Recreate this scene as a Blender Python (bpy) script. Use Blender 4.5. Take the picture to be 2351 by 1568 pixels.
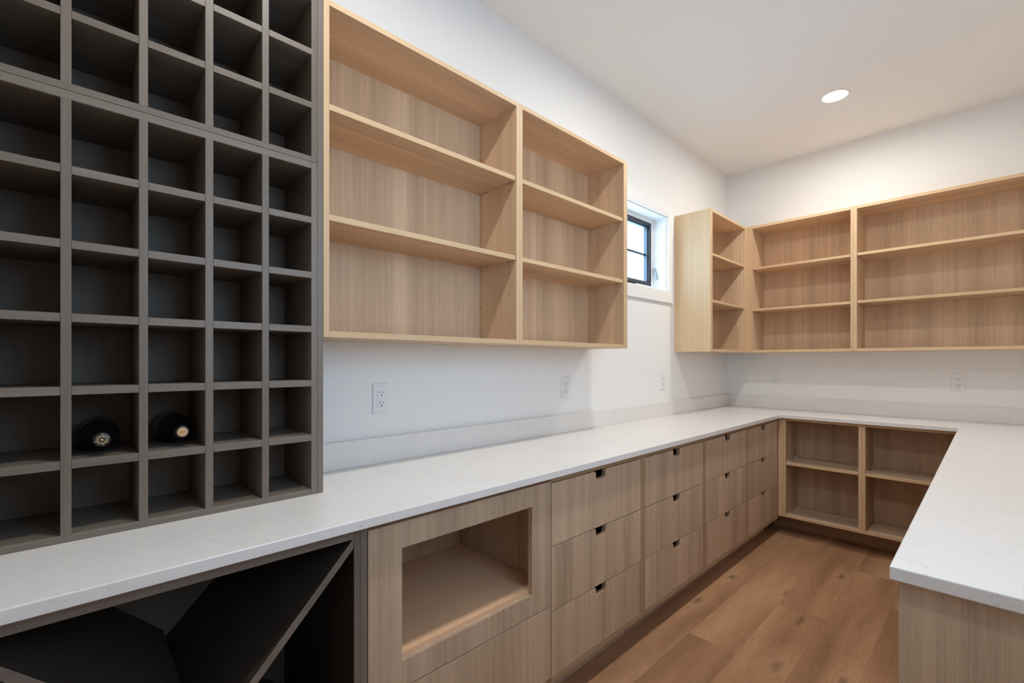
import bpy, bmesh, math, random
from mathutils import Vector, Matrix

for o in list(bpy.data.objects):
    bpy.data.objects.remove(o, do_unlink=True)
scene = bpy.context.scene
COL = scene.collection
R = math.radians

# ------------------------------------------------------------------ camera
cam = bpy.data.cameras.new('camera')
cam_o = bpy.data.objects.new('camera', cam)
COL.objects.link(cam_o)
cam.sensor_fit = 'HORIZONTAL'
cam.sensor_width = 36.0
cam.lens = 1054.82 * 36.0 / 2351.0
cam.shift_y = (830.58 - 784.0) / 2351.0
cam.clip_start = 0.02
cam_o.location = (1.6752, 0.0, 1.3101)
cam_o.rotation_euler = (R(90), 0, R(46.2274))
scene.camera = cam_o

# ------------------------------------------------------------------ world, exposure
world = bpy.data.worlds.new('overcast_sky')
scene.world = world
world.use_nodes = True
bg = world.node_tree.nodes['Background']
bg.inputs['Color'].default_value = (0.50, 0.735, 1.0, 1)
bg.inputs['Strength'].default_value = 7.0
LAMP_STRENGTH = 335.0
LAMP_COLOR = (1.0, 0.978, 0.92)

scene.view_settings.view_transform = 'Standard'
scene.view_settings.look = 'None'
scene.view_settings.exposure = 0.06
scene.view_settings.gamma = 1.0
scene.view_settings.use_curve_mapping = False
scene.cycles.use_denoising = True
scene.cycles.max_bounces = 12
scene.cycles.diffuse_bounces = 8
scene.cycles.glossy_bounces = 4
scene.cycles.caustics_reflective = False
scene.cycles.caustics_refractive = False
scene.cycles.sample_clamp_indirect = 6.0

# ------------------------------------------------------------------ measures
XR = 0.2728        # front of everything hung or standing on the left wall
XB = 0.5513        # front of the left base cabinets
XC = 0.5813        # front edge of the left worktop
ZC, ZCB = 0.914, 0.8875
D = 4.3279         # back wall
YC = 3.8481        # front edge of the back worktop
YB = 3.8781        # front of the back base cabinet
YU = 4.0257        # front of the back wall cabinets
XP, YP = 1.5376, 1.1461   # corner of the right-hand worktop
XW = 2.12          # right wall
YF = -1.30         # wall behind the camera
ZT = 3.0058        # ceiling


# ------------------------------------------------------------------ materials
def nodes_of(name):
    m = bpy.data.materials.new(name)
    m.use_nodes = True
    nt = m.node_tree
    return m, nt, nt.nodes, nt.links, nt.nodes['Principled BSDF']


def plain(name, col, rough=0.6, metal=0.0, spec=0.5):
    m, nt, N, L, b = nodes_of(name)
    b.inputs['Base Color'].default_value = (*col, 1)
    b.inputs['Roughness'].default_value = rough
    b.inputs['Metallic'].default_value = metal
    b.inputs['Specular IOR Level'].default_value = spec
    return m


def paint(name, col, rough=0.85, bump=0.02, scale=220):
    m, nt, N, L, b = nodes_of(name)
    tc = N.new('ShaderNodeTexCoord')
    n1 = N.new('ShaderNodeTexNoise'); n1.inputs['Scale'].default_value = scale
    n1.inputs['Detail'].default_value = 3
    L.new(tc.outputs['Object'], n1.inputs['Vector'])
    n2 = N.new('ShaderNodeTexNoise'); n2.inputs['Scale'].default_value = 1.6
    L.new(tc.outputs['Object'], n2.inputs['Vector'])
    mx = N.new('ShaderNodeMix'); mx.data_type = 'RGBA'
    mx.inputs[6].default_value = (*[c * 0.985 for c in col], 1)
    mx.inputs[7].default_value = (*[min(1, c * 1.01) for c in col], 1)
    L.new(n2.outputs['Fac'], mx.inputs[0])
    L.new(mx.outputs[2], b.inputs['Base Color'])
    bp = N.new('ShaderNodeBump'); bp.inputs['Strength'].default_value = bump
    bp.inputs['Distance'].default_value = 0.001
    L.new(n1.outputs['Fac'], bp.inputs['Height'])
    L.new(bp.outputs['Normal'], b.inputs['Normal'])
    b.inputs['Roughness'].default_value = rough
    b.inputs['Specular IOR Level'].default_value = 0.25
    return m


def wood(name, axis, light, dark, band=9.0, fine=190.0, contrast=1.2, rough=0.5, tint=None, spec=0.35,
         fine_amt=0.16, bump=0.05):
    """Veneer with straight grain along one local axis; every board gets its own cut of it."""
    m, nt, N, L, b = nodes_of(name)
    tc = N.new('ShaderNodeTexCoord')
    oi = N.new('ShaderNodeObjectInfo')
    rnd = N.new('ShaderNodeVectorMath'); rnd.operation = 'SCALE'
    cx = N.new('ShaderNodeCombineXYZ')
    for i in range(3):
        L.new(oi.outputs['Random'], cx.inputs[i])
    L.new(cx.outputs[0], rnd.inputs[0]); rnd.inputs['Scale'].default_value = 37.0
    add = N.new('ShaderNodeVectorMath'); add.operation = 'ADD'
    L.new(tc.outputs['Object'], add.inputs[0]); L.new(rnd.outputs[0], add.inputs[1])

    def stretched(across, along, detail, rough_):
        mp = N.new('ShaderNodeVectorMath'); mp.operation = 'MULTIPLY'
        s = [across] * 3
        s[axis] = along
        mp.inputs[1].default_value = s
        L.new(add.outputs[0], mp.inputs[0])
        n = N.new('ShaderNodeTexNoise')
        n.inputs['Scale'].default_value = 1.0
        n.inputs['Detail'].default_value = detail
        n.inputs['Roughness'].default_value = rough_
        L.new(mp.outputs[0], n.inputs['Vector'])
        return n

    nb = stretched(band, 0.25, 3.0, 0.55)       # broad flitches
    nm = stretched(band * 5.5, 0.5, 3.0, 0.6)   # streaks
    nf = stretched(fine * 3.2, 5.0, 3.0, 0.65)   # fine pores
    rmp = N.new('ShaderNodeValToRGB')
    rmp.color_ramp.elements[0].position = 0.5 - 0.2 / contrast
    rmp.color_ramp.elements[1].position = 0.5 + 0.2 / contrast
    rmp.color_ramp.elements[0].color = (*dark, 1)
    rmp.color_ramp.elements[1].color = (*light, 1)
    mixf = N.new('ShaderNodeMath'); mixf.operation = 'MULTIPLY_ADD'
    mixf.inputs[1].default_value = 0.35
    L.new(nm.outputs['Fac'], mixf.inputs[0])
    s2 = N.new('ShaderNodeMath'); s2.operation = 'MULTIPLY'; s2.inputs[1].default_value = 0.65
    L.new(nb.outputs['Fac'], s2.inputs[0]); L.new(s2.outputs[0], mixf.inputs[2])
    L.new(mixf.outputs[0], rmp.inputs['Fac'])
    mr = N.new('ShaderNodeMapRange')
    mr.inputs['From Min'].default_value = 0.3; mr.inputs['From Max'].default_value = 0.7
    mr.inputs['To Min'].default_value = 1.0 - fine_amt; mr.inputs['To Max'].default_value = 1.0 + fine_amt * 0.6
    L.new(nf.outputs['Fac'], mr.inputs['Value'])
    # each board a touch lighter or darker than its neighbour
    br = N.new('ShaderNodeMapRange')
    br.inputs['To Min'].default_value = 0.93; br.inputs['To Max'].default_value = 1.05
    L.new(oi.outputs['Random'], br.inputs['Value'])
    mm = N.new('ShaderNodeMath'); mm.operation = 'MULTIPLY'
    L.new(mr.outputs[0], mm.inputs[0]); L.new(br.outputs[0], mm.inputs[1])
    sc = N.new('ShaderNodeVectorMath'); sc.operation = 'SCALE'
    L.new(rmp.outputs['Color'], sc.inputs[0]); L.new(mm.outputs[0], sc.inputs['Scale'])
    L.new(sc.outputs[0], b.inputs['Base Color'])
    bp = N.new('ShaderNodeBump'); bp.inputs['Strength'].default_value = bump
    bp.inputs['Distance'].default_value = 0.0006
    L.new(nf.outputs['Fac'], bp.inputs['Height']); L.new(bp.outputs['Normal'], b.inputs['Normal'])
    b.inputs['Roughness'].default_value = rough
    b.inputs['Specular IOR Level'].default_value = spec
    return m


OAK_L, OAK_D = (0.64, 0.47, 0.332), (0.39, 0.274, 0.184)
EDGE_L, EDGE_D = (0.68, 0.485, 0.30), (0.58, 0.395, 0.225)
OAK = [wood('oak_grain_%s' % a, i, OAK_L, OAK_D) for i, a in enumerate('xyz')]
UOAK_LIT = [wood('oak_shelving_lit_%s' % a, i, (0.79, 0.575, 0.39), (0.51, 0.355, 0.225)) for i, a in enumerate('xyz')]  # same oak lightened: brightness inside the wall cabinets is put into the colour
EDGE = [wood('oak_edge_band_%s' % a, i, EDGE_L, EDGE_D, band=40, fine_amt=0.10) for i, a in enumerate('xyz')]
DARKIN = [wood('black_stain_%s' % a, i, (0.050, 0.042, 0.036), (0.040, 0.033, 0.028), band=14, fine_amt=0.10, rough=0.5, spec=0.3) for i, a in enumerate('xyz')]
PALE = wood('pale_oak_panel', 2, (0.80, 0.61, 0.395), (0.68, 0.495, 0.30), band=14, fine_amt=0.08, rough=0.35)
BEDGE = [wood('oak_frame_edge_%s' % a, i, (0.43, 0.295, 0.18), (0.33, 0.222, 0.13), band=40, fine_amt=0.10) for i, a in enumerate('xyz')]
STAIN_L, STAIN_D = (0.205, 0.168, 0.138), (0.152, 0.122, 0.098)
RACKBACK = wood('dark_stain_back', 2, (0.20, 0.155, 0.122), (0.16, 0.12, 0.092), band=14, fine_amt=0.08)
STAIN = [wood('dark_stain_%s' % a, i, STAIN_L, STAIN_D, band=14, fine_amt=0.10, rough=0.42, spec=0.4) for i, a in enumerate('xyz')]
PLY = wood('birch_plywood', 1, (0.84, 0.53, 0.325), (0.76, 0.455, 0.265), band=6, fine_amt=0.06)

WHITE = paint('white_wall_paint', (0.825, 0.82, 0.815))
CEIL = paint('ceiling_paint', (0.86, 0.855, 0.845), rough=0.9)
TRIM = plain('white_trim_paint', (0.84, 0.84, 0.84), 0.4)
PLASTIC = plain('white_plastic', (0.80, 0.80, 0.81), 0.35)
SLOT = plain('socket_hole_black', (0.01, 0.01, 0.01), 0.7)
SCREW = plain('painted_screw', (0.62, 0.62, 0.62), 0.4)
PIN = plain('nickel_pin', (0.6, 0.55, 0.5), 0.3, 1.0)
HOLE = plain('drilled_hole', (0.05, 0.028, 0.015), 0.9)
BLACKM = plain('black_sash', (0.012, 0.013, 0.016), 0.35)
GREYM = plain('grey_metal', (0.30, 0.34, 0.38), 0.35, 0.8)
BEAD = plain('blue_grey_bead', (0.10, 0.13, 0.17), 0.4)
BOTTLE = plain('black_bottle_glass', (0.006, 0.006, 0.007), 0.12)
CAPS = plain('black_capsule', (0.012, 0.012, 0.016), 0.38)
GOLD = plain('gold_print', (0.75, 0.58, 0.30), 0.35, 0.35)
CORK = plain('cork_tan', (0.66, 0.40, 0.20), 0.7)
INK = plain('brown_ink', (0.22, 0.09, 0.03), 0.7)


def quartz():
    m, nt, N, L, b = nodes_of('white_quartz')
    tc = N.new('ShaderNodeTexCoord')
    mp = N.new('ShaderNodeMapping'); mp.inputs['Scale'].default_value = (1.0, 0.55, 1.0)
    L.new(tc.outputs['Object'], mp.inputs['Vector'])
    n1 = N.new('ShaderNodeTexNoise'); n1.inputs['Scale'].default_value = 26; n1.inputs['Detail'].default_value = 5
    n1.inputs['Roughness'].default_value = 0.62
    n1.inputs['Distortion'].default_value = 0.8
    L.new(mp.outputs[0], n1.inputs['Vector'])
    s = N.new('ShaderNodeMath'); s.operation = 'SUBTRACT'; s.inputs[1].default_value = 0.5
    L.new(n1.outputs['Fac'], s.inputs[0])
    ab = N.new('ShaderNodeMath'); ab.operation = 'ABSOLUTE'; L.new(s.outputs[0], ab.inputs[0])
    line = N.new('ShaderNodeMapRange')
    line.inputs['From Min'].default_value = 0.0; line.inputs['From Max'].default_value = 0.011
    line.inputs['To Min'].default_value = 1; line.inputs['To Max'].default_value = 0
    L.new(ab.outputs[0], line.inputs['Value'])
    n2 = N.new('ShaderNodeTexNoise'); n2.inputs['Scale'].default_value = 24; n2.inputs['Detail'].default_value = 2
    L.new(tc.outputs['Object'], n2.inputs['Vector'])
    mk = N.new('ShaderNodeMapRange')
    mk.inputs['From Min'].default_value = 0.57; mk.inputs['From Max'].default_value = 0.66
    L.new(n2.outputs['Fac'], mk.inputs['Value'])
    mu = N.new('ShaderNodeMath'); mu.operation = 'MULTIPLY'
    L.new(line.outputs[0], mu.inputs[0]); L.new(mk.outputs[0], mu.inputs[1])
    n3 = N.new('ShaderNodeTexNoise'); n3.inputs['Scale'].default_value = 5; n3.inputs['Detail'].default_value = 4
    L.new(tc.outputs['Object'], n3.inputs['Vector'])
    base = N.new('ShaderNodeMix'); base.data_type = 'RGBA'
    base.inputs[6].default_value = (0.735, 0.71, 0.69, 1); base.inputs[7].default_value = (0.785, 0.765, 0.745, 1)
    L.new(n3.outputs['Fac'], base.inputs[0])
    mu2 = N.new('ShaderNodeMath'); mu2.operation = 'MULTIPLY'; mu2.inputs[1].default_value = 0.6
    L.new(mu.outputs[0], mu2.inputs[0])
    mx = N.new('ShaderNodeMix'); mx.data_type = 'RGBA'
    mx.inputs[7].default_value = (0.42, 0.37, 0.34, 1)
    L.new(mu2.outputs[0], mx.inputs[0]); L.new(base.outputs[2], mx.inputs[6])
    L.new(mx.outputs[2], b.inputs['Base Color'])
    b.inputs['Roughness'].default_value = 0.22
    b.inputs['Specular IOR Level'].default_value = 0.45
    return m


QUARTZ = quartz()


def floor_oak():
    m, nt, N, L, b = nodes_of('floor_oak')
    tc = N.new('ShaderNodeTexCoord'); oi = N.new('ShaderNodeObjectInfo')
    cx = N.new('ShaderNodeCombineXYZ')
    for i in range(3):
        L.new(oi.outputs['Random'], cx.inputs[i])
    rs = N.new('ShaderNodeVectorMath'); rs.operation = 'SCALE'; rs.inputs['Scale'].default_value = 53.0
    L.new(cx.outputs[0], rs.inputs[0])
    add = N.new('ShaderNodeVectorMath'); add.operation = 'ADD'
    L.new(tc.outputs['Object'], add.inputs[0]); L.new(rs.outputs[0], add.inputs[1])
    # knots: sparse cells; the grain bends round them
    kv = N.new('ShaderNodeVectorMath'); kv.operation = 'MULTIPLY'; kv.inputs[1].default_value = (4.4, 1.7, 0.0)
    L.new(add.outputs[0], kv.inputs[0])
    vo = N.new('ShaderNodeTexVoronoi'); vo.voronoi_dimensions = '2D'; vo.inputs['Scale'].default_value = 1.0
    vo.inputs['Randomness'].default_value = 1.0
    L.new(kv.outputs[0], vo.inputs['Vector'])
    gate = N.new('ShaderNodeSeparateColor'); L.new(vo.outputs['Color'], gate.inputs[0])
    gt = N.new('ShaderNodeMath'); gt.operation = 'GREATER_THAN'; gt.inputs[1].default_value = 0.5
    L.new(gate.outputs[0], gt.inputs[0])
    halo = N.new('ShaderNodeMapRange'); halo.inputs['From Min'].default_value = 0.03; halo.inputs['From Max'].default_value = 0.42
    halo.inputs['To Min'].default_value = 1; halo.inputs['To Max'].default_value = 0
    L.new(vo.outputs['Distance'], halo.inputs['Value'])
    hg = N.new('ShaderNodeMath'); hg.operation = 'MULTIPLY'
    L.new(halo.outputs[0], hg.inputs[0]); L.new(gt.outputs[0], hg.inputs[1])
    # cathedral grain: a slow noise read as rings, bent by the knots
    gv = N.new('ShaderNodeVectorMath'); gv.operation = 'MULTIPLY'; gv.inputs[1].default_value = (7.0, 0.75, 1.0)
    L.new(add.outputs[0], gv.inputs[0])
    g1 = N.new('ShaderNodeTexNoise'); g1.inputs['Scale'].default_value = 1.0; g1.inputs['Detail'].default_value = 2.0
    g1.inputs['Roughness'].default_value = 0.45
    L.new(gv.outputs[0], g1.inputs['Vector'])
    bend = N.new('ShaderNodeMath'); bend.operation = 'MULTIPLY_ADD'; bend.inputs[1].default_value = 0.16
    L.new(hg.outputs[0], bend.inputs[0]); L.new(g1.outputs['Fac'], bend.inputs[2])
    rg = N.new('ShaderNodeMath'); rg.operation = 'MULTIPLY'; rg.inputs[1].default_value = 120.0
    L.new(bend.outputs[0], rg.inputs[0])
    sn = N.new('ShaderNodeMath'); sn.operation = 'SINE'; L.new(rg.outputs[0], sn.inputs[0])
    # colour of the board
    rmp = N.new('ShaderNodeValToRGB')
    e = rmp.color_ramp.elements
    e[0].position = 0.30; e[0].color = (0.285, 0.145, 0.076, 1)
    e[1].position = 0.72; e[1].color = (0.50, 0.285, 0.158, 1)
    L.new(bend.outputs[0], rmp.inputs['Fac'])
    fv = N.new('ShaderNodeVectorMath'); fv.operation = 'MULTIPLY'; fv.inputs[1].default_value = (420.0, 9.0, 1.0)
    L.new(add.outputs[0], fv.inputs[0])
    fn = N.new('ShaderNodeTexNoise'); fn.inputs['Scale'].default_value = 1.0; fn.inputs['Detail'].default_value = 3
    L.new(fv.outputs[0], fn.inputs['Vector'])
    fr = N.new('ShaderNodeMapRange'); fr.inputs['From Min'].default_value = 0.3; fr.inputs['From Max'].default_value = 0.7
    fr.inputs['To Min'].default_value = 0.88; fr.inputs['To Max'].default_value = 1.08
    L.new(fn.outputs['Fac'], fr.inputs['Value'])
    sr = N.new('ShaderNodeMath'); sr.operation = 'MULTIPLY_ADD'; sr.inputs[1].default_value = 0.045; sr.inputs[2].default_value = 0.98
    L.new(sn.outputs[0], sr.inputs[0])
    m1 = N.new('ShaderNodeMath'); m1.operation = 'MULTIPLY'; L.new(fr.outputs[0], m1.inputs[0]); L.new(sr.outputs[0], m1.inputs[1])
    bd = N.new('ShaderNodeMapRange'); bd.inputs['To Min'].default_value = 0.94; bd.inputs['To Max'].default_value = 1.05
    L.new(oi.outputs['Random'], bd.inputs['Value'])
    m2 = N.new('ShaderNodeMath'); m2.operation = 'MULTIPLY'; L.new(m1.outputs[0], m2.inputs[0]); L.new(bd.outputs[0], m2.inputs[1])
    # dark heart of a knot
    kn = N.new('ShaderNodeMapRange'); kn.inputs['From Min'].default_value = 0.075; kn.inputs['From Max'].default_value = 0.19
    kn.inputs['To Min'].default_value = 0.36; kn.inputs['To Max'].default_value = 1.0
    kd = N.new('ShaderNodeMath'); kd.operation = 'MULTIPLY_ADD'; kd.inputs[1].default_value = 0.16
    kno = N.new('ShaderNodeTexNoise'); kno.inputs['Scale'].default_value = 34; kno.inputs['Detail'].default_value = 4; L.new(add.outputs[0], kno.inputs['Vector'])
    L.new(kno.outputs['Fac'], kd.inputs[0]); L.new(vo.outputs['Distance'], kd.inputs[2])
    L.new(kd.outputs[0], kn.inputs['Value'])
    kn2 = N.new('ShaderNodeMix'); kn2.data_type = 'FLOAT'; kn2.inputs[2].default_value = 1.0
    L.new(gt.outputs[0], kn2.inputs[0]); L.new(kn.outputs[0], kn2.inputs[3])
    m3 = N.new('ShaderNodeMath'); m3.operation = 'MULTIPLY'; L.new(m2.outputs[0], m3.inputs[0]); L.new(kn2.outputs[0], m3.inputs[1])
    sc = N.new('ShaderNodeVectorMath'); sc.operation = 'SCALE'
    L.new(rmp.outputs['Color'], sc.inputs[0]); L.new(m3.outputs[0], sc.inputs['Scale'])
    L.new(sc.outputs[0], b.inputs['Base Color'])
    bp = N.new('ShaderNodeBump'); bp.inputs['Strength'].default_value = 0.06; bp.inputs['Distance'].default_value = 0.001
    L.new(fn.outputs['Fac'], bp.inputs['Height']); L.new(bp.outputs['Normal'], b.inputs['Normal'])
    b.inputs['Roughness'].default_value = 0.5
    b.inputs['Specular IOR Level'].default_value = 0.3
    return m


FLOOR = floor_oak()
SUBFLOOR = plain('subfloor_dark', (0.10, 0.055, 0.03), 0.9)


def glass_mat():
    m, nt, N, L, b = nodes_of('window_glass')
    N.remove(b)
    out = N['Material Output']
    tr = N.new('ShaderNodeBsdfTransparent'); tr.inputs['Color'].default_value = (0.96, 0.98, 0.98, 1)
    gl = N.new('ShaderNodeBsdfGlossy'); gl.inputs['Roughness'].default_value = 0.02
    mx = N.new('ShaderNodeMixShader'); mx.inputs[0].default_value = 0.04
    L.new(tr.outputs[0], mx.inputs[1]); L.new(gl.outputs[0], mx.inputs[2])
    L.new(mx.outputs[0], out.inputs['Surface'])
    return m


GLASS = glass_mat()


def lens_mat():
    m, nt, N, L, b = nodes_of('lamp_lens')
    b.inputs['Base Color'].default_value = (0.9, 0.9, 0.9, 1)
    b.inputs['Emission Color'].default_value = (*LAMP_COLOR, 1)
    b.inputs['Emission Strength'].default_value = LAMP_STRENGTH
    return m


LENS = lens_mat()


# ------------------------------------------------------------------ helpers
def tag(o, label=None, cat=None, group=None, kind=None):
    if label: o['label'] = label
    if cat: o['category'] = cat
    if group: o['group'] = group
    if kind: o['kind'] = kind
    return o


def link(name, me, parent=None, loc=(0, 0, 0)):
    o = bpy.data.objects.new(name, me)
    COL.objects.link(o)
    loc = Vector(loc)
    if parent is not None:
        o.parent = parent
        w = Vector((0, 0, 0))
        p = parent
        while p is not None:
            w += p.location
            p = p.parent
        loc = loc - w
    o.location = loc
    return o


def thing(name, label, cat, loc, group=None):
    o = bpy.data.objects.new(name, None)
    o.empty_display_size = 0.05
    COL.objects.link(o)
    o.location = loc
    return tag(o, label, cat, group)


def mesh_from(bm, name, mats):
    me = bpy.data.meshes.new(name)
    bm.normal_update()
    bm.to_mesh(me); bm.free()
    for m in (mats if isinstance(mats, (list, tuple)) else [mats]):
        me.materials.append(m)
    return me


NRM = {'+x': (1, 0, 0), '-x': (-1, 0, 0), '+y': (0, 1, 0), '-y': (0, -1, 0), '+z': (0, 0, 1), '-z': (0, 0, -1)}


def add_box(bm, lo, hi):
    vs = [bm.verts.new((x, y, z)) for x in (lo[0], hi[0]) for y in (lo[1], hi[1]) for z in (lo[2], hi[2])]
    f = [(0, 1, 3, 2), (4, 6, 7, 5), (0, 4, 5, 1), (2, 3, 7, 6), (0, 2, 6, 4), (1, 5, 7, 3)]
    return [bm.faces.new([vs[i] for i in q]) for q in f]


def box(name, lo, hi, mat, parent=None, bev=0.0008, edge=None, edge_mat=None, seg=1):
    """A board between two world corners; `edge` names the sides that carry edge banding."""
    c = [(a + b) / 2 for a, b in zip(lo, hi)]
    bm = bmesh.new()
    add_box(bm, [a - m for a, m in zip(lo, c)], [b - m for b, m in zip(hi, c)])
    bm.normal_update()
    if bev:
        bmesh.ops.bevel(bm, geom=bm.edges[:], offset=bev, segments=seg, affect='EDGES', profile=0.5)
    mats = [mat]
    if edge:
        mats.append(edge_mat)
        bm.normal_update()
        for f in bm.faces:
            for e in edge:
                if f.normal.dot(Vector(NRM[e])) > 0.6:
                    f.material_index = 1
    return link(name, mesh_from(bm, name, mats), parent, c)


def prism(name, pts, axis, a, b, mat, parent=None, bev=0.0, edge_mat=None, seg=2):
    """Polygon extruded along an axis. pts are the two remaining world coordinates in axis order."""
    def p3(p, t):
        q = list(p); q.insert(axis, t); return Vector(q)
    allp = [p3(p, t) for p in pts for t in (a, b)]
    c = sum(allp, Vector()) / len(allp)
    bm = bmesh.new()
    v0 = [bm.verts.new(p3(p, a) - c) for p in pts]
    v1 = [bm.verts.new(p3(p, b) - c) for p in pts]
    n = len(pts)
    bm.faces.new(v0); bm.faces.new(v1[::-1])
    for i in range(n):
        bm.faces.new((v0[i], v1[i], v1[(i + 1) % n], v0[(i + 1) % n]))
    bmesh.ops.recalc_face_normals(bm, faces=bm.faces[:])
    if bev:
        es = [e for e in bm.edges if e.calc_face_angle(0) > 0.5]
        bmesh.ops.bevel(bm, geom=es, offset=bev, segments=seg, affect='EDGES', profile=0.5)
    mats = [mat]
    if edge_mat:
        mats.append(edge_mat)
        bm.normal_update()
        ax = Vector([1 if i == axis else 0 for i in range(3)])
        for f in bm.faces:
            if abs(f.normal.dot(ax)) < 0.5:
                f.material_index = 1
    return link(name, mesh_from(bm, name, mats), parent, c)


def lathe(bm, prof, axis=2, n=32, o=(0, 0, 0), close=True):
    """prof: list of (t, r) along the axis."""
    rings = []
    for t, r in prof:
        ring = []
        for k in range(n):
            a = 2 * math.pi * k / n
            u, v = r * math.cos(a), r * math.sin(a)
            p = [u, v]; p.insert(axis, t)
            ring.append(bm.verts.new(Vector(p) + Vector(o)))
        rings.append(ring)
    for r0, r1 in zip(rings, rings[1:]):
        for k in range(n):
            bm.faces.new((r0[k], r0[(k + 1) % n], r1[(k + 1) % n], r1[k]))
    if close:
        bm.faces.new(rings[0]); bm.faces.new(rings[-1])
    bmesh.ops.recalc_face_normals(bm, faces=bm.faces[:])


def smooth(o):
    for f in o.data.polygons:
        f.use_smooth = True
    return o


def struct(o):
    o['kind'] = 'structure'
    return o


def slab_with_hole(name, axis, a, b, outer, hole, mat):
    """A wall (extruded along `axis`) with one rectangular opening, as one mesh."""
    (u0, v0), (u1, v1) = outer
    (p0, q0), (p1, q1) = hole
    def p3(u, v, t):
        q = [u, v]; q.insert(axis, t); return q
    us, vs = [u0, p0, p1, u1], [v0, q0, q1, v1]
    bm = bmesh.new()
    grid = {}
    for t in (a, b):
        for i, u in enumerate(us):
            for j, v in enumerate(vs):
                grid[(t, i, j)] = bm.verts.new(p3(u, v, t))
    for t in (a, b):
        for i in range(3):
            for j in range(3):
                if (i, j) == (1, 1):
                    continue
                bm.faces.new([grid[(t, i, j)], grid[(t, i + 1, j)], grid[(t, i + 1, j + 1)], grid[(t, i, j + 1)]])
    def side(c):
        for (i, j), (k, l) in zip(c, c[1:] + c[:1]):
            try:
                bm.faces.new([grid[(a, i, j)], grid[(a, k, l)], grid[(b, k, l)], grid[(b, i, j)]])
            except ValueError:
                pass
    side([(1, 1), (2, 1), (2, 2), (1, 2)])
    side([(0, 0), (1, 0), (2, 0), (3, 0), (3, 1), (3, 2), (3, 3), (2, 3), (1, 3), (0, 3), (0, 2), (0, 1)])
    bmesh.ops.recalc_face_normals(bm, faces=bm.faces[:])
    return link(name, mesh_from(bm, name, mat))


# ------------------------------------------------------------------ the room
WT = 0.16
WIN = ((2.52, 1.833), (3.202, 2.387))            # opening in the left wall (y, z)
WIN2 = ((0.35, 1.38), (1.50, 2.36))             # larger window over the right worktop, just out of the picture
struct(slab_with_hole('wall_left', 0, -WT, 0.0, ((YF - WT, 0), (D + WT, ZT)), WIN, WHITE))
struct(slab_with_hole('wall_right', 0, XW, XW + WT, ((YF - WT, 0), (D + WT, ZT)), WIN2, WHITE))
struct(box('wall_back', (0, D, 0), (XW, D + WT, ZT), WHITE, bev=0))
struct(box('wall_front', (0, YF - WT, 0), (XW, YF, ZT), WHITE, bev=0))
struct(box('ceiling', (-WT, YF - WT, ZT), (XW + WT, D + WT, ZT + 0.15), CEIL, bev=0))
fl = struct(box('floor', (-WT, YF - WT, -0.18), (XW + WT, D + WT, -0.0145), SUBFLOOR, bev=0))

# floor boards, laid lengthwise down the aisle
PW, PLEN = 0.2135, 1.745
random.seed(4)
joints = {0: 3.19, 1: 2.155, 2: 2.765, 3: 3.547, 4: 3.1475}
for r in range(-3, 8):
    x0 = 0.451 + r * PW
    x1 = x0 + PW
    x0c, x1c = max(x0, 0.0), min(x1, XW)
    if x1c - x0c < 0.01:
        continue
    j = joints.get(r, 2.0 + random.random() * 1.6)
    while j > YF:
        j -= PLEN
    ys = [YF]
    j += PLEN
    while j < D - 0.02:
        ys.append(j); j += PLEN
    ys.append(D)
    for a, b in zip(ys, ys[1:]):
        box('plank', (x0c + 0.00015, a + 0.0002, -0.0145), (x1c - 0.00015, b - 0.0002, 0.0), FLOOR, fl, bev=0.0005)

# window in the left wall: casing, jamb, white frame, black sash, glass
wn = thing('window_1', None, None, (0, WIN[0][0], WIN[0][1])); struct(wn)
(y0, z0), (y1, z1) = WIN
CT = 0.018
box('casing', (0, y1, 1.747), (CT, 3.272, 2.4713), TRIM, wn, 0.002)
box('casing', (0, y0 - 0.07, 1.747), (CT, y0, 2.4713), TRIM, wn, 0.002)
box('casing', (0, y0, z1), (CT, y1, 2.4713), TRIM, wn, 0.002)
box('casing', (0, y0, 1.747), (CT, y1, z0), TRIM, wn, 0.002)
JT = 0.006
box('jamb', (-0.105, y1 - JT, z0 + JT), (0.0, y1, z1 - JT), TRIM, wn, 0.0005)
box('jamb', (-0.105, y0, z0 + JT), (0.0, y0 + JT, z1 - JT), TRIM, wn, 0.0005)
box('jamb', (-0.105, y0, z1 - JT), (0.0, y1, z1), TRIM, wn, 0.0005)
box('jamb', (-0.105, y0, z0), (0.0, y1, z0 + JT), TRIM, wn, 0.0005)
sy0, sy1, sz0, sz1 = y0 + 0.036, 3.166, 1.880, 2.355
for n_, lo, hi in (('frame_stile', (-0.15, sy1, z0), (-0.105, y1, z1)), ('frame_stile', (-0.15, y0, z0), (-0.105, sy0, z1)),
                   ('frame_rail', (-0.15, sy0, sz1), (-0.105, sy1, z1)), ('frame_rail', (-0.15, sy0, z0), (-0.105, sy1, sz0))):
    box(n_, lo, hi, TRIM, wn, 0.002)
SW = 0.026
for n_, lo, hi in (('sash_stile', (-0.148, sy1 - SW, sz0), (-0.108, sy1, sz1)), ('sash_stile', (-0.148, sy0, sz0), (-0.108, sy0 + SW, sz1)),
                   ('sash_rail', (-0.148, sy0 + SW, sz1 - SW), (-0.108, sy1 - SW, sz1)), ('sash_rail', (-0.148, sy0 + SW, sz0), (-0.108, sy1 - SW, sz0 + SW))):
    box(n_, lo, hi, BLACKM, wn, 0.0015)
gy0, gy1, gz0, gz1 = sy0 + SW, sy1 - SW, sz0 + SW, sz1 - SW
GB = 0.010
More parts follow.
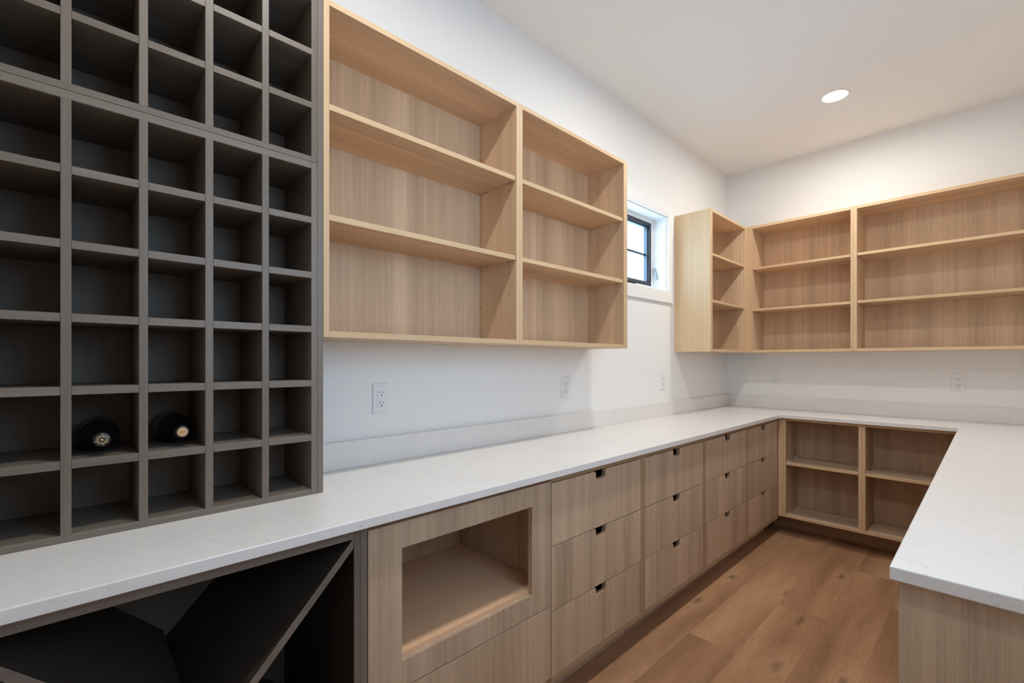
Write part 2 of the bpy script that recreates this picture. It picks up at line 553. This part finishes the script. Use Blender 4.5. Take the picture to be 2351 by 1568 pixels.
for n_, lo, hi in (('glazing_bead', (-0.150, gy1 - GB, gz0), (-0.122, gy1, gz1)), ('glazing_bead', (-0.150, gy0, gz0), (-0.122, gy0 + GB, gz1)),
                   ('glazing_bead', (-0.150, gy0 + GB, gz1 - GB), (-0.122, gy1 - GB, gz1)), ('glazing_bead', (-0.150, gy0 + GB, gz0), (-0.122, gy1 - GB, gz0 + GB))):
    box(n_, lo, hi, BEAD, wn, 0.001)
pane = box('pane', (-0.140, gy0 + GB, gz0 + GB), (-0.136, gy1 - GB, gz1 - GB), GLASS, wn, 0)
box('muntin', (-0.1475, gy0 + GB, 2.108), (-0.1285, gy1 - GB, 2.122), BLACKM, wn, 0.001)
# lock lever on the side jamb and the crank housing on the sill
lev = prism('lock_lever', [(-0.094, 2.016), (-0.088, 2.017), (-0.080, 1.990), (-0.072, 1.955), (-0.070, 1.930),
                           (-0.077, 1.930), (-0.081, 1.952), (-0.089, 1.980), (-0.095, 2.000)], 1, y1 - JT - 0.014, y1 - JT - 0.004, GREYM, wn)
box('lever_base', (-0.098, y1 - JT - 0.005, 1.985), (-0.084, y1 - JT, 2.03), TRIM, lev, 0.001)
box('crank_housing', (-0.112, 2.76, z0 + JT), (-0.062, 2.90, z0 + JT + 0.022), BLACKM, wn, 0.004)
box('sash_lock', (-0.109, 2.70, sz0 - 0.012), (-0.095, 2.93, sz0 + 0.012), BLACKM, wn, 0.003)

# window over the right worktop, beside the camera, where most daylight comes in
w2 = thing('window_2', None, None, (XW, WIN2[0][0], WIN2[0][1])); struct(w2)
(y0, z0), (y1, z1) = WIN2
for n_, lo, hi in (('casing', (XW - 0.018, y0 - 0.07, z0 - 0.085), (XW, y0, z1 + 0.085)), ('casing', (XW - 0.018, y1, z0 - 0.085), (XW, y1 + 0.07, z1 + 0.085)),
                   ('casing', (XW - 0.018, y0, z1), (XW, y1, z1 + 0.085)), ('casing', (XW - 0.018, y0, z0 - 0.085), (XW, y1, z0))):
    box(n_, lo, hi, TRIM, w2, 0.002)
for n_, lo, hi in (('sash_stile', (XW + 0.105, y0, z0), (XW + 0.15, y0 + 0.06, z1)), ('sash_stile', (XW + 0.105, y1 - 0.06, z0), (XW + 0.15, y1, z1)),
                   ('sash_rail', (XW + 0.105, y0 + 0.06, z1 - 0.06), (XW + 0.15, y1 - 0.06, z1)), ('sash_rail', (XW + 0.105, y0 + 0.06, z0), (XW + 0.15, y1 - 0.06, z0 + 0.06))):
    box(n_, lo, hi, BLACKM, w2, 0.002)
box('pane', (XW + 0.125, y0 + 0.06, z0 + 0.06), (XW + 0.129, y1 - 0.06, z1 - 0.06), GLASS, w2, 0)
box('muntin', (XW + 0.118, y0 + 0.06, (z0 + z1) / 2 - 0.007), (XW + 0.136, y1 - 0.06, (z0 + z1) / 2 + 0.007), BLACKM, w2, 0.001)

# ------------------------------------------------------------------ ceiling downlights
LAMPS = [(3.51, 'round recessed ceiling light shining above the corner shelves'),
         (2.145, 'round recessed ceiling light above the middle of the aisle'),
         (0.52, 'round recessed ceiling light above the aisle opposite the wine rack')]
trim_me = lens_me = None
for ly, lab in LAMPS:
    t = thing('recessed_light', lab, 'light', (0.985, ly, ZT), 'ceiling downlights')
    if trim_me is None:
        bm = bmesh.new()
        lathe(bm, [(0.0, 0.078), (-0.003, 0.0775), (-0.0055, 0.074), (-0.0055, 0.066), (-0.002, 0.064), (0.0, 0.064)], n=48, close=False)
        trim_me = mesh_from(bm, 'trim_ring', TRIM)
        for f in trim_me.polygons: f.use_smooth = True
        bm = bmesh.new()
        lathe(bm, [(-0.0005, 0.0640), (-0.0025, 0.0638)], n=48)
        lens_me = mesh_from(bm, 'lens', LENS)
    link('trim_ring', trim_me, t, (0.985, ly, ZT))
    link('lens', lens_me, t, (0.985, ly, ZT))

# ------------------------------------------------------------------ worktop and upstands
wt = prism('worktop', [(0.0005, -0.165), (XC, -0.165), (XC, YC), (XP, YC), (XP, YP), (XW - 0.0005, YP), (XW - 0.0005, D - 0.0005), (0.0005, D - 0.0005)],
           2, ZCB, ZC, QUARTZ, None, bev=0.0025)
tag(wt, 'continuous white quartz worktop with fine veining running round three walls', 'worktop')
ZS = 1.0147
u1 = box('upstand', (0.0005, 0.556, ZC), (0.0205, D - 0.0005, ZS), QUARTZ, None, 0.0015)
tag(u1, 'low white quartz upstand along the window wall behind the worktop', 'upstand', 'quartz upstands')
u2 = box('upstand', (0.021, D - 0.0205, ZC), (XW - 0.0005, D - 0.0005, ZS), QUARTZ, None, 0.0015)
tag(u2, 'low white quartz upstand along the back wall under the two outlets', 'upstand', 'quartz upstands')

# ------------------------------------------------------------------ wine rack: two stacked units and a filler strip
STILES = [(-0.1520, -0.1343), (-0.0182, -0.0006), (0.1150, 0.1323), (0.2484, 0.2663), (0.3819, 0.3994), (0.5155, 0.5332)]
S, XBK = STAIN, 0.034


def wine_rack(label, zb, zbt, ztb, zt, tops, th):
    y0, y1 = STILES[0][0], STILES[-1][1]
    t = thing('wine_rack', label, 'wine rack', (XR / 2, (y0 + y1) / 2, zb), 'stacked wine rack units')
    box('back_panel', (0.022, y0, zb + 0.001), (XBK, y1, zt - 0.001), RACKBACK, t, 0)
    box('bottom_board', (XBK, y0 + 0.0177, zb), (XR, y1 - 0.0177, zbt), S[1], t)
    box('top_board', (XBK, y0 + 0.0177, ztb), (XR, y1 - 0.0177, zt), S[1], t)
    for i, (a, b) in enumerate(STILES):
        if i in (0, len(STILES) - 1):
            box('side_panel', (XBK, a, zb), (XR, b, zt), S[2], t)
        else:
            box('divider', (XBK, a, zbt - 0.0015), (XR + 0.0003, b, ztb + 0.0015), S[2], t)
    for (a, b), (c, d) in zip(STILES, STILES[1:]):
        last = d > 0.53
        for zt_ in tops:
            # the end shelves are let into a notch in the side
            box('shelf', (XBK, b + 0.0002, zt_ - th), (XR + (0.0003 if last else 0), c - 0.0002 + (0.0063 if last else 0), zt_), S[1], t, 0.0006)
    return t


rack_lo = wine_rack('dark stained wine rack standing on the worktop, lower unit holding two bottles',
                    0.9142, 0.9305, 1.8865, 1.9058, [1.0930, 1.2553, 1.4167, 1.5780, 1.7420], 0.0185)
rack_hi = wine_rack('empty dark stained wine rack unit stacked on top of the other',
                    1.9064, 1.9230, 2.5480, 2.5650, [2.0845, 2.2435, 2.4050], 0.0180)
bm = bmesh.new()
lathe(bm, [(0.0, 0.0078), (0.0008, 0.0078), (0.0014, 0.0068)], axis=0, n=20)
link('screw_cover', mesh_from(bm, 'screw_cover', S[2]), rack_lo, (XBK, 0.1827, 0.9605))
fs = box('filler_strip', (0.022, 0.5337, 0.9142), (XR - 0.0005, 0.5508, 2.5650), S[2], None)
tag(fs, 'tall dark stained filler strip between the wine rack and the oak shelves', 'filler strip')


# wine bottles lying neck-out in the rack
def bottle(label, y, z, xtip, yaw, kind):
    t = thing('wine_bottle', label, 'bottle', (xtip, y, z), 'wine bottles in the rack')
    Lb = 0.206
    bm = bmesh.new()
    prof = [(-Lb, 0.030), (-Lb + 0.002, 0.0355), (-Lb + 0.006, 0.0372), (-Lb + 0.02, 0.0378), (-0.098, 0.0378), (-0.088, 0.0368), (-0.078, 0.0335),
            (-0.069, 0.0275), (-0.062, 0.0215), (-0.055, 0.0172), (-0.048, 0.0150), (-0.03, 0.0142)]
    lathe(bm, prof, axis=0, n=40)
    g = smooth(link('glass_body', mesh_from(bm, 'glass_body', BOTTLE), t, (xtip, y, z)))
    bm = bmesh.new()
    lathe(bm, [(-0.046, 0.0152), (-0.04, 0.01485), (-0.012, 0.0147), (-0.0115, 0.0160), (-0.003, 0.0160), (-0.0008, 0.0152), (0.0, 0.0135), (-0.0002, 0.0002)], axis=0, n=40)
    c = smooth(link('capsule', mesh_from(bm, 'capsule', CAPS), t, (xtip, y, z)))
    if kind == 'emblem':
        bm = bmesh.new()
        def bar(a, r0, r1, w):
            ca, sa = math.cos(a), math.sin(a)
            q = []
            for r, s_ in ((r0, -w), (r1, -w), (r1, w), (r0, w)):
                q.append(bm.verts.new((0, r * ca - s_ * sa, r * sa + s_ * ca)))
            bm.faces.new(q)
        n = 48
        for r0, r1 in ((0.0098, 0.0105),):
            a_ = [bm.verts.new((0, r0 * math.cos(2 * math.pi * k / n), r0 * math.sin(2 * math.pi * k / n))) for k in range(n)]
            b_ = [bm.verts.new((0, r1 * math.cos(2 * math.pi * k / n), r1 * math.sin(2 * math.pi * k / n))) for k in range(n)]
            for k in range(n):
                bm.faces.new((a_[k], a_[(k + 1) % n], b_[(k + 1) % n], b_[k]))
        for a in (88, 30, 196, 282, 330):
            bar(R(a), 0.0100, 0.0145 if a != 330 else 0.0118, 0.00035)
        random.seed(3)
        for k in range(19):
            a = R(k * 360 / 19 + 6)
            if 14 < (math.degrees(a) % 360) < 26: continue
            bar(a, 0.0060 + random.random() * 0.0006, 0.0085, 0.00045 + random.random() * 0.0003)
            if random.random() < 0.6:
                bar(a + 0.10, 0.0066, 0.0076, 0.0007)
        q = [bm.verts.new((0, a_, b_)) for a_, b_ in ((-0.0030, 0.0020), (0.0018, 0.0020), (0.0030, -0.0018), (-0.0018, -0.0018))]
        bm.faces.new(q)
        bmesh.ops.recalc_face_normals(bm, faces=bm.faces[:])
        ex = bmesh.ops.extrude_face_region(bm, geom=bm.faces[:])
        for v in [e for e in ex['geom'] if isinstance(e, bmesh.types.BMVert)]:
            v.co.x += 0.0004
        bmesh.ops.recalc_face_normals(bm, faces=bm.faces[:])
        e = link('emblem', mesh_from(bm, 'emblem', GOLD), c, (xtip, y, z))
        e['label'] = 'gold ring emblem with rays and centre diamond'
    else:
        bm = bmesh.new()
        lathe(bm, [(-0.001, 0.0112), (0.0006, 0.0112), (0.0009, 0.0106)], axis=0, n=40)
        k = link('cork_disc', mesh_from(bm, 'cork_disc', CORK), c, (xtip, y, z))
        k['label'] = 'tan cork-coloured disc stamped with a year'
        cu = bpy.data.curves.new('year', 'FONT')
        cu.body = '2021'; cu.size = 0.0078; cu.align_x = 'CENTER'; cu.align_y = 'CENTER'; cu.extrude = 0.0001
        tmp = bpy.data.objects.new('tmp', cu); COL.objects.link(tmp)
        dg = bpy.context.evaluated_depsgraph_get()
        me = bpy.data.meshes.new_from_object(tmp.evaluated_get(dg))
        bpy.data.objects.remove(tmp, do_unlink=True)
        me.transform(Matrix.Rotation(R(12), 4, 'X') @ Matrix.Rotation(R(90), 4, 'Z') @ Matrix.Rotation(R(90), 4, 'X'))
        me.materials.clear(); me.materials.append(INK)
        # the stamp lies on the cork: part of its mesh, in ink
        bm = bmesh.new(); bm.from_mesh(k.data)
        n0 = len(bm.faces)
        me.transform(Matrix.Translation((0.0010, 0, 0)))
        bm.from_mesh(me)
        bm.faces.ensure_lookup_table()
        for f in bm.faces[n0:]: f.material_index = 1
        bm.to_mesh(k.data); bm.free(); k.data.materials.append(INK)
    t.rotation_euler = (0, 0, R(yaw))
    return t


bottle('dark wine bottle with a gold ring emblem on its black cap', 0.0500, 1.1312, 0.2640, 0.0, 'emblem')
bottle('dark wine bottle with a tan cork end stamped 2021', 0.2035, 1.1312, 0.2500, 1.2, 'cork')


# ------------------------------------------------------------------ open oak wall cabinets
def pins(parent, axis, plane, us, zs, side):
    """Rows of drilled shelf-pin holes on a side panel, one joined part."""
    bm = bmesh.new()
    for u in us:
        for z in zs:
            ring = []
            for k in range(8):
                a = 2 * math.pi * k / 8
                p = [u + 0.0022 * math.cos(a), z + 0.0022 * math.sin(a)]
                p.insert(axis, plane + side * 0.00025)
                ring.append(bm.verts.new(p))
            bm.faces.new(ring)
    c = Vector((0, 0, 0))
    o = link('pin_holes', mesh_from(bm, 'pin_holes', HOLE), parent, (0, 0, 0))
    o['kind'] = 'stuff'
    return o


def frange(a, b, s):
    r = []
    while a < b:
        r.append(a); a += s
    return r


def open_cabinet(label, ax, face, back, u0, u1, zb, zbt, ztb, zt, shelves, th=0.0188, sides=(0.0183, 0.0183), end_mat=None, group='open oak wall cabinets', name='wall_cabinet'):
    """ax=0: hangs on the left wall (front +x, width along y). ax=1: on the back wall (front -y, width along x)."""
    f = '+x' if ax == 0 else '-y'
    g = UOAK_LIT[1] if ax == 0 else UOAK_LIT[0]       # grain along the width
    ge = EDGE[1] if ax == 0 else EDGE[0]
    def bx(name, u, w, d0, d1, z0, z1, mat, em, bev=0.0007):
        a, b = sorted((d0, d1))
        lo, hi = ((a, u, z0), (b, w, z1)) if ax == 0 else ((u, a, z0), (w, b, z1))
        return box(name, lo, hi, mat, t, bev, [f], em)
    mid = (u0 + u1) / 2
    wall = 0.001 if ax == 0 else D - 0.001
    s = 1 if ax == 0 else -1
    t = thing(name, label, 'cabinet', ((face + wall) / 2, mid, zb) if ax == 0 else (mid, (face + wall) / 2, zb), group)
    bx('side_panel', u0, u0 + sides[0], wall, face, zb, zt, end_mat or UOAK_LIT[2], EDGE[2])
    bx('side_panel', u1 - sides[1], u1, wall, face, zb, zt, UOAK_LIT[2], EDGE[2])
    i0, i1 = u0 + sides[0], u1 - sides[1]
    bx('bottom_board', i0, i1, wall, face, zb, zbt, g, ge)
    bx('top_board', i0, i1, wall, face, ztb, zt, g, ge)
    bx('back_panel', i0, i1, back - s * 0.012, back, zbt, ztb, UOAK_LIT[2], UOAK_LIT[2], 0)
    for zs in shelves:
        bx('shelf', i0 + 0.0015, i1 - 0.0015, back + s * 0.001, face - s * 0.006, zs - th, zs, g, ge)
        for uu, sg in ((i0, 1), (i1, -1)):
            for dd in (0.05, 0.20):
                a = uu + sg * 0.0005; b = uu + sg * 0.011
                pz = zs - th
                d0 = back + s * dd
                lo, hi = ((d0 - 0.003, min(a, b), pz - 0.005), (d0 + 0.003, max(a, b), pz - 0.0004))
                if ax == 1:
                    lo, hi = (lo[1], lo[0], lo[2]), (hi[1], hi[0], hi[2])
                box('shelf_pin', lo, hi, PIN, t, 0.001)
    zz = [z for z in frange(zbt + 0.07, ztb - 0.06, 0.032) if all(not (zs - th - 0.008 < z < zs + 0.004) for zs in shelves)]
    gaps = zz
    dd = [face - s * 0.042, back + s * 0.052]
    pins(t, 1 if ax == 0 else 0, i1, dd, gaps, -1)
    pins(t, 1 if ax == 0 else 0, i0, dd, gaps, 1)
    return t


SH = [1.7640, 2.1038]
c1 = open_cabinet('wide open oak wall cabinet next to the dark wine rack', 0, XR, 0.0275, 0.5513, 1.3890, 1.3850, 1.4042, 2.4015, 2.4198, SH)
c2 = open_cabinet('narrower open oak wall cabinet beside the small window', 0, XR, 0.0275, 1.3894, 2.2334, 1.3850, 1.4050, 2.4015, 2.4198, SH, sides=(0.0183, 0.0372))
c3 = open_cabinet('slim open oak wall cabinet in the corner with a pale end panel facing the window', 0, XR, 0.0275, 3.3230, 4.0230, 1.3850, 1.4040, 2.4015, 2.4198,
                  [1.7640, 2.1060], sides=(0.040, 0.0230), end_mat=PALE)
cf = box('corner_filler', (XR - 0.018, YU, 1.3850), (0.3000, YU + 0.018, 2.4198), UOAK_LIT[2], None, 0.0007, ['-y'], EDGE[2])
tag(cf, 'narrow oak corner filler strip joining the two runs of wall cabinets', 'filler strip')
c4 = open_cabinet('open oak wall cabinet on the back wall right of the corner', 1, YU, D - 0.0185, 0.3003, 0.9948, 1.3850, 1.4055, 2.3990, 2.4198, [1.7440, 2.0810])
c5 = open_cabinet('longest open oak wall cabinet on the back wall, cut by the picture edge', 1, YU, D - 0.0185, 0.9953, XW - 0.001, 1.3850, 1.4055, 2.3990, 2.4198, [1.7465, 2.0850])

# ------------------------------------------------------------------ left base run
FT = 0.019


def notch_front(name, y0, y1, z0, z1, parent, notch=True):
    yc = (y0 + y1) / 2
    pts = [(y0, z0), (y1, z0), (y1, z1)]
    if notch:
        hw, dp, ro, ri = 0.034, 0.0335, 0.010, 0.011
        def arc(cy, cz, r, a0, a1, n=5):
            return [(cy + r * math.cos(R(a0 + (a1 - a0) * k / n)), cz + r * math.sin(R(a0 + (a1 - a0) * k / n))) for k in range(n + 1)]
        pts += arc(yc + hw + ro, z1 - ro, ro, 90, 180)
        pts += arc(yc + hw - ri, z1 - dp + ri, ri, 0, -90)
        pts += arc(yc - hw + ri, z1 - dp + ri, ri, -90, -180)
        pts += arc(yc - hw - ro, z1 - ro, ro, 0, 90)
    pts.append((y0, z1))
    return prism(name, pts, 0, XB - FT, XB, OAK[2], parent, bev=0.0005, edge_mat=BEDGE[2], seg=1)


def drawer_unit(label, y0, y1, d0, d1):
    """Carcass y0..y1, inset drawer fronts d0..d1."""
    t = thing('drawer_cabinet', label, 'cabinet', (XB / 2, (y0 + y1) / 2, 0), 'drawer base cabinets')
    zb = 0.120
    xl = XB - (0.0 if d0 - y0 > 0.008 else FT + 0.001)
    box('side_panel', (0.02, y0, zb), (xl, max(d0 - 0.002, y0 + 0.016) if d0 - y0 > 0.008 else y0 + 0.016, ZCB - 0.001), OAK[2], t, 0.0006, ['+x'], BEDGE[2])
    box('side_panel', (0.02, d1 + 0.002, zb), (XB, y1, ZCB - 0.001), OAK[2], t, 0.0006, ['+x'], BEDGE[2])
    ya = d0 - 0.002 if d0 - y0 > 0.008 else y0 + 0.0005
    box('top_rail', (0.02, ya, 0.8640), (XB, d1 + 0.002, ZCB - 0.001), OAK[1], t, 0.0006, ['+x'], BEDGE[1])
    box('bottom_rail', (0.02, ya, zb), (XB, d1 + 0.002, 0.1425), OAK[1], t, 0.0006, ['+x'], BEDGE[1])
    box('back_panel', (0.008, y0 + 0.001, zb), (0.02, y1 - 0.001, ZCB - 0.001), OAK[2], t, 0)
    tk = box('toe_kick', (0.438, y0, 0.0), (0.455, y1, zb), OAK[1], t, 0)
    for z0, z1 in ((0.1450, 0.3845), (0.3875, 0.6245), (0.6275, 0.8605)):
        dr_ = notch_front('drawer_front', d0, d1, z0, z1, t)
        dr_['label'] = 'oak drawer front with a cut-out finger notch'
        hz = z1 - 0.055
        box('drawer_shade_block', (0.05, d0 + 0.02, z0 + 0.012), (XB - FT - 0.0006, d1 - 0.02, hz), BLACKM, dr_, 0)  # solid black block standing in for the shade inside the drawer
    return t


drawer_unit('oak three-drawer base cabinet next to the empty appliance opening', 1.2762, 1.9192, 1.2788, 1.8984)
drawer_unit('oak three-drawer base cabinet, second along from the appliance opening', 1.9196, 2.5828, 1.9400, 2.5648)
drawer_unit('oak three-drawer base cabinet, third along from the appliance opening', 2.5832, 3.2450, 2.6013, 3.2283)
drawer_unit('oak three-drawer base cabinet running into the inside corner', 3.2454, 3.8770, 3.2622, 3.8480)

# oak cabinet with the open appliance niche
mc = thing('appliance_cabinet', 'oak base cabinet with an empty rectangular appliance opening', 'cabinet', (XB / 2, 0.916, 0))
my0, my1 = 0.5566, 1.2758
oy0, oy1, oz0, oz1 = 0.6571, 1.1760, 0.4850, 0.7968
# face frame: one panel with a rectangular opening
fr_ = slab_with_hole('face_panel', 0, XB - 0.0205, XB, ((my0 + 0.001, 0.4115), (my1 - 0.0012, 0.8690)), ((oy0, oz0), (oy1, oz1)), OAK[2])
fr_.data.materials.append(BEDGE[2])
fr_.parent = mc; fr_.location = -mc.location
box('drawer_front', (XB - 0.0205, my0 + 0.001, 0.145), (XB, my1 - 0.0012, 0.4085), OAK[2], mc, 0.0006, ['+z', '-z'], BEDGE[1])
box('side_panel', (0.02, my0, 0.12), (XB - 0.0215, my0 + 0.016, ZCB - 0.001), OAK[2], mc, 0)
box('side_panel', (0.02, my1 - 0.0162, 0.12), (XB - 0.0215, my1 - 0.0002, ZCB - 0.001), OAK[2], mc, 0)
box('top_board', (0.02, my0 + 0.016, 0.871), (XB - 0.0215, my1 - 0.0162, ZCB - 0.001), OAK[1], mc, 0)
box('bottom_board', (0.02, my0 + 0.016, 0.12), (XB - 0.0215, my1 - 0.0162, 0.1425), OAK[1], mc, 0)
box('back_panel', (0.008, my0, 0.12), (0.02, my1 - 0.0002, ZCB - 0.001), OAK[2], mc, 0)
pl = box('niche_floor', (0.0205, my0 + 0.0165, 0.4755), (XB - 0.0212, my1 - 0.0167, 0.4945), PLY, mc, 0.0003)
pl['label'] = 'pale plywood floor of the opening'
box('toe_kick', (0.438, my0, 0), (0.455, my1 - 0.0002, 0.12), OAK[1], mc, 0)

# dark base unit with crossed bottle boards
xu = thing('cross_wine_rack', 'dark stained base unit with crossed boards for bottles below the worktop', 'wine rack', (XB / 2, 0.2, 0))
ex0, ex1 = -0.1545, 0.5555
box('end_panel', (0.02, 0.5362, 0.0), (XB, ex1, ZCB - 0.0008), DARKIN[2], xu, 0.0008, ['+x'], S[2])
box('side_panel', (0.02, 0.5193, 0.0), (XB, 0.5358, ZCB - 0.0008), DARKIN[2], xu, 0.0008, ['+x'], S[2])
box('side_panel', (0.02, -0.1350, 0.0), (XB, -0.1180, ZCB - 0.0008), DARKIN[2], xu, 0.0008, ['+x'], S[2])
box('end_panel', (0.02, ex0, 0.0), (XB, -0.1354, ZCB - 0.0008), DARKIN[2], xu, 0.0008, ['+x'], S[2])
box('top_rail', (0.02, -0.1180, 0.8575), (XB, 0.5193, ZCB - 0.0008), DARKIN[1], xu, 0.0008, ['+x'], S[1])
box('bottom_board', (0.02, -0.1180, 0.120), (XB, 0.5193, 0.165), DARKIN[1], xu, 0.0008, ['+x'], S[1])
box('back_panel', (0.008, ex0, 0.0), (0.02, ex1, ZCB - 0.0008), S[2], xu, 0)
box('toe_kick', (0.438, -0.1180, 0), (0.455, 0.5193, 0.12), S[1], xu, 0)


def diag(ya, za, yb, zb, th, y0c, y1c):
    """Board whose upper edge runs (ya,za)->(yb,zb), cut at y0c and y1c."""
    m = (zb - za) / (yb - ya)
    f = lambda y: za + m * (y - ya)
    dv = th / math.cos(math.atan(m))
    pts = [(y0c, f(y0c) - dv), (y1c, f(y1c) - dv), (y1c, f(y1c)), (y0c, f(y0c))]
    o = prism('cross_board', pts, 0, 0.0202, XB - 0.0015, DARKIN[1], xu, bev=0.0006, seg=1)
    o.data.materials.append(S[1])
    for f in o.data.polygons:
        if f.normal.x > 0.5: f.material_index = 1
    return o


diag(0.2819, 0.6064, 0.5137, 0.8539, 0.0175, -0.1178, 0.5191)
diag(-0.0850, 0.8103, -0.0334, 0.7589, 0.0175, -0.1178, 0.1900)
diag(-0.0850, 0.8103, -0.0334, 0.7589, 0.0175, 0.2170, 0.5191)

# ------------------------------------------------------------------ back base shelves
bb = thing('base_shelves', 'low open oak base cabinet under the back worktop with two bays', 'cabinet', (1.07, (YB + D) / 2, 0))
YK = 4.165
zb0, zb1 = 0.1415, 0.1590
def bb_box(name, x0, x1, y0, y1, z0, z1, m, e, bev=0.0007):
    return box(name, (x0, y0, z0), (x1, y1, z1), m, bb, bev, ['-y'], e)
bb_box('corner_stile', XB + 0.0012, 0.5858, YB, YB + 0.019, zb0, ZCB - 0.001, OAK[2], EDGE[2])
bb_box('side_panel', 0.5860, 0.6041, YB, YK, zb0, ZCB - 0.001, OAK[2], EDGE[2])
bb_box('side_panel', 1.0460, 1.0648, YB, YK, zb0, ZCB - 0.001, OAK[2], EDGE[2])
bb_box('side_panel', 1.0652, 1.0841, YB, YK, zb0, ZCB - 0.001, OAK[2], EDGE[2])
bb_box('side_panel', 1.5380, 1.5560, YB, YK, zb0, ZCB - 0.001, OAK[2], EDGE[2])
for x0, x1 in ((0.6041, 1.0460), (1.0841, 1.5380)):
    bb_box('top_rail', x0, x1, YB, YB + 0.09, 0.8685, ZCB - 0.001, OAK[0], EDGE[0])
    bb_box('bottom_board', x0, x1, YB, YK, zb0, zb1, OAK[0], EDGE[0])
    bb_box('shelf', x0 + 0.001, x1 - 0.001, YB + 0.004, YK - 0.001, 0.5340, 0.5535, OAK[0], EDGE[0])
    bb_box('back_panel', x0, x1, YK - 0.0008, YK + 0.012, zb0, ZCB - 0.001, OAK[2], OAK[2], 0)
    for u, sg in ((x0, 1), (x1, -1)):
        for yy in (YB + 0.05, YK - 0.05):
            box('shelf_pin', (min(u + sg * .0005, u + sg * .010), yy - .003, 0.5540), (max(u + sg * .0005, u + sg * .010), yy + .003, 0.566), PLASTIC, bb, 0.001)
pins(bb, 0, 0.6041, [YB + 0.045, YK - 0.045], frange(0.60, 0.82, 0.032), 1)
pins(bb, 0, 1.0841, [YB + 0.045, YK - 0.045], frange(0.60, 0.82, 0.032), 1)
box('toe_kick', (0.4552, 4.088, 0), (1.60, 4.105, zb0), OAK[0], bb, 0)

# ------------------------------------------------------------------ right base run under the free end of the worktop
pn = thing('end_cabinet', 'oak base cabinet under the near free end of the right worktop', 'cabinet', ((XP + XW) / 2, 2.5, 0))
PX = 1.5495
box('end_panel', (PX, YP + 0.014, 0.0), (XW - 0.001, YP + 0.033, ZCB - 0.001), OAK[2], pn, 0.0007, ['-x'], BEDGE[2])
box('carcass', (PX + 0.0215, YP + 0.0335, 0.12), (XW - 0.001, YB - 0.001, ZCB - 0.001), OAK[2], pn, 0)
ys = [YP + 0.0345 + k * (YB - 0.03 - YP - 0.0345) / 4 for k in range(5)]
for a, b in zip(ys, ys[1:]):
    box('door_front', (PX, a + 0.001, 0.13), (PX + 0.020, b - 0.002, 0.868), OAK[2], pn, 0.0007)
box('toe_kick', (PX + 0.09, YP + 0.0335, 0), (PX + 0.107, YB, 0.12), OAK[1], pn, 0)


# ------------------------------------------------------------------ outlets
def outlet(label, loc, rz, gfci=True):
    t = thing('outlet', label, 'outlet', loc, 'white wall outlets')
    def lb(name, c, s, mat, bev=0.0004, par=None, seg=1):
        bm = bmesh.new()
        add_box(bm, [-v / 2 for v in s], [v / 2 for v in s])
        if bev: bmesh.ops.bevel(bm, geom=bm.edges[:], offset=bev, segments=seg, affect='EDGES', profile=0.5)
        o = bpy.data.objects.new(name, mesh_from(bm, name, mat)); COL.objects.link(o)
        o.parent = par or t; o.location = Vector(c) - (par.location if par else Vector((0, 0, 0)))
        return o
    # plate with sloped rim
    bm = bmesh.new()
    def rim(x, hy, hz):
        return [bm.verts.new((x, sy * hy, sz * hz)) for sy, sz in ((-1, -1), (1, -1), (1, 1), (-1, 1))]
    a, b, c = rim(0.0003, 0.0350, 0.0605), rim(0.0045, 0.0348, 0.0603), rim(0.0068, 0.0318, 0.0573)
    for p, q in ((a, b), (b, c)):
        for k in range(4): bm.faces.new((p[k], p[(k + 1) % 4], q[(k + 1) % 4], q[k]))
    bm.faces.new(c); bm.faces.new(a[::-1])
    bmesh.ops.recalc_face_normals(bm, faces=bm.faces[:])
    plate = bpy.data.objects.new('cover_plate', mesh_from(bm, 'cover_plate', PLASTIC)); COL.objects.link(plate); plate.parent = t
    for z in (0.0485, -0.0485):
        lb('screw', (0.0069, 0, z), (0.0008, 0.0050, 0.0062), SCREW, 0.0003)
    lb('gasket_line', (0.0066, 0, 0), (0.0010, 0.0345, 0.0685), SCREW, 0)
    ins = lb('receptacle', (0.0076, 0, 0), (0.0022, 0.0325, 0.0665), PLASTIC, 0.0005)
    for zc in (0.0215, -0.0190):
        lb('slot', (0.00875, -0.0063, zc + 0.004), (0.0004, 0.0021, 0.0086), SLOT, 0, ins)
        lb('slot', (0.00875, 0.0063, zc + 0.004), (0.0004, 0.0021, 0.0070), SLOT, 0, ins)
        bm = bmesh.new()
        lathe(bm, [(0.0, 0.0027), (0.0004, 0.0027)], axis=0, n=14)
        o = bpy.data.objects.new('ground_hole', mesh_from(bm, 'ground_hole', SLOT)); COL.objects.link(o)
        o.parent = ins; o.location = Vector((0.00855, 0, zc - 0.0072)) - ins.location
    for zc in (0.0043, -0.0043):
        lb('button', (0.0089, 0, zc), (0.0008, 0.0125, 0.0068), PLASTIC, 0.0003, ins)
    t.rotation_euler = (0, 0, R(rz))
    return t


OZ = 1.1640
outlet('white wall outlet nearest the dark wine rack', (0.0, 0.8835, OZ), 0)
outlet('white wall outlet under the right end of the oak shelves by the window', (0.0, 2.0230, OZ), 0)
outlet('white wall outlet below the small window', (0.0, 3.1370, OZ), 0)
outlet('white wall outlet under the corner cabinet on the window wall', (0.0, 3.9780, 1.169), 0)
outlet('white wall outlet on the back wall near the corner', (0.4020, D, 1.170), -90)
outlet('white wall outlet on the back wall under the longest shelves', (1.5200, D, 1.171), -90)

bpy.context.view_layer.update()
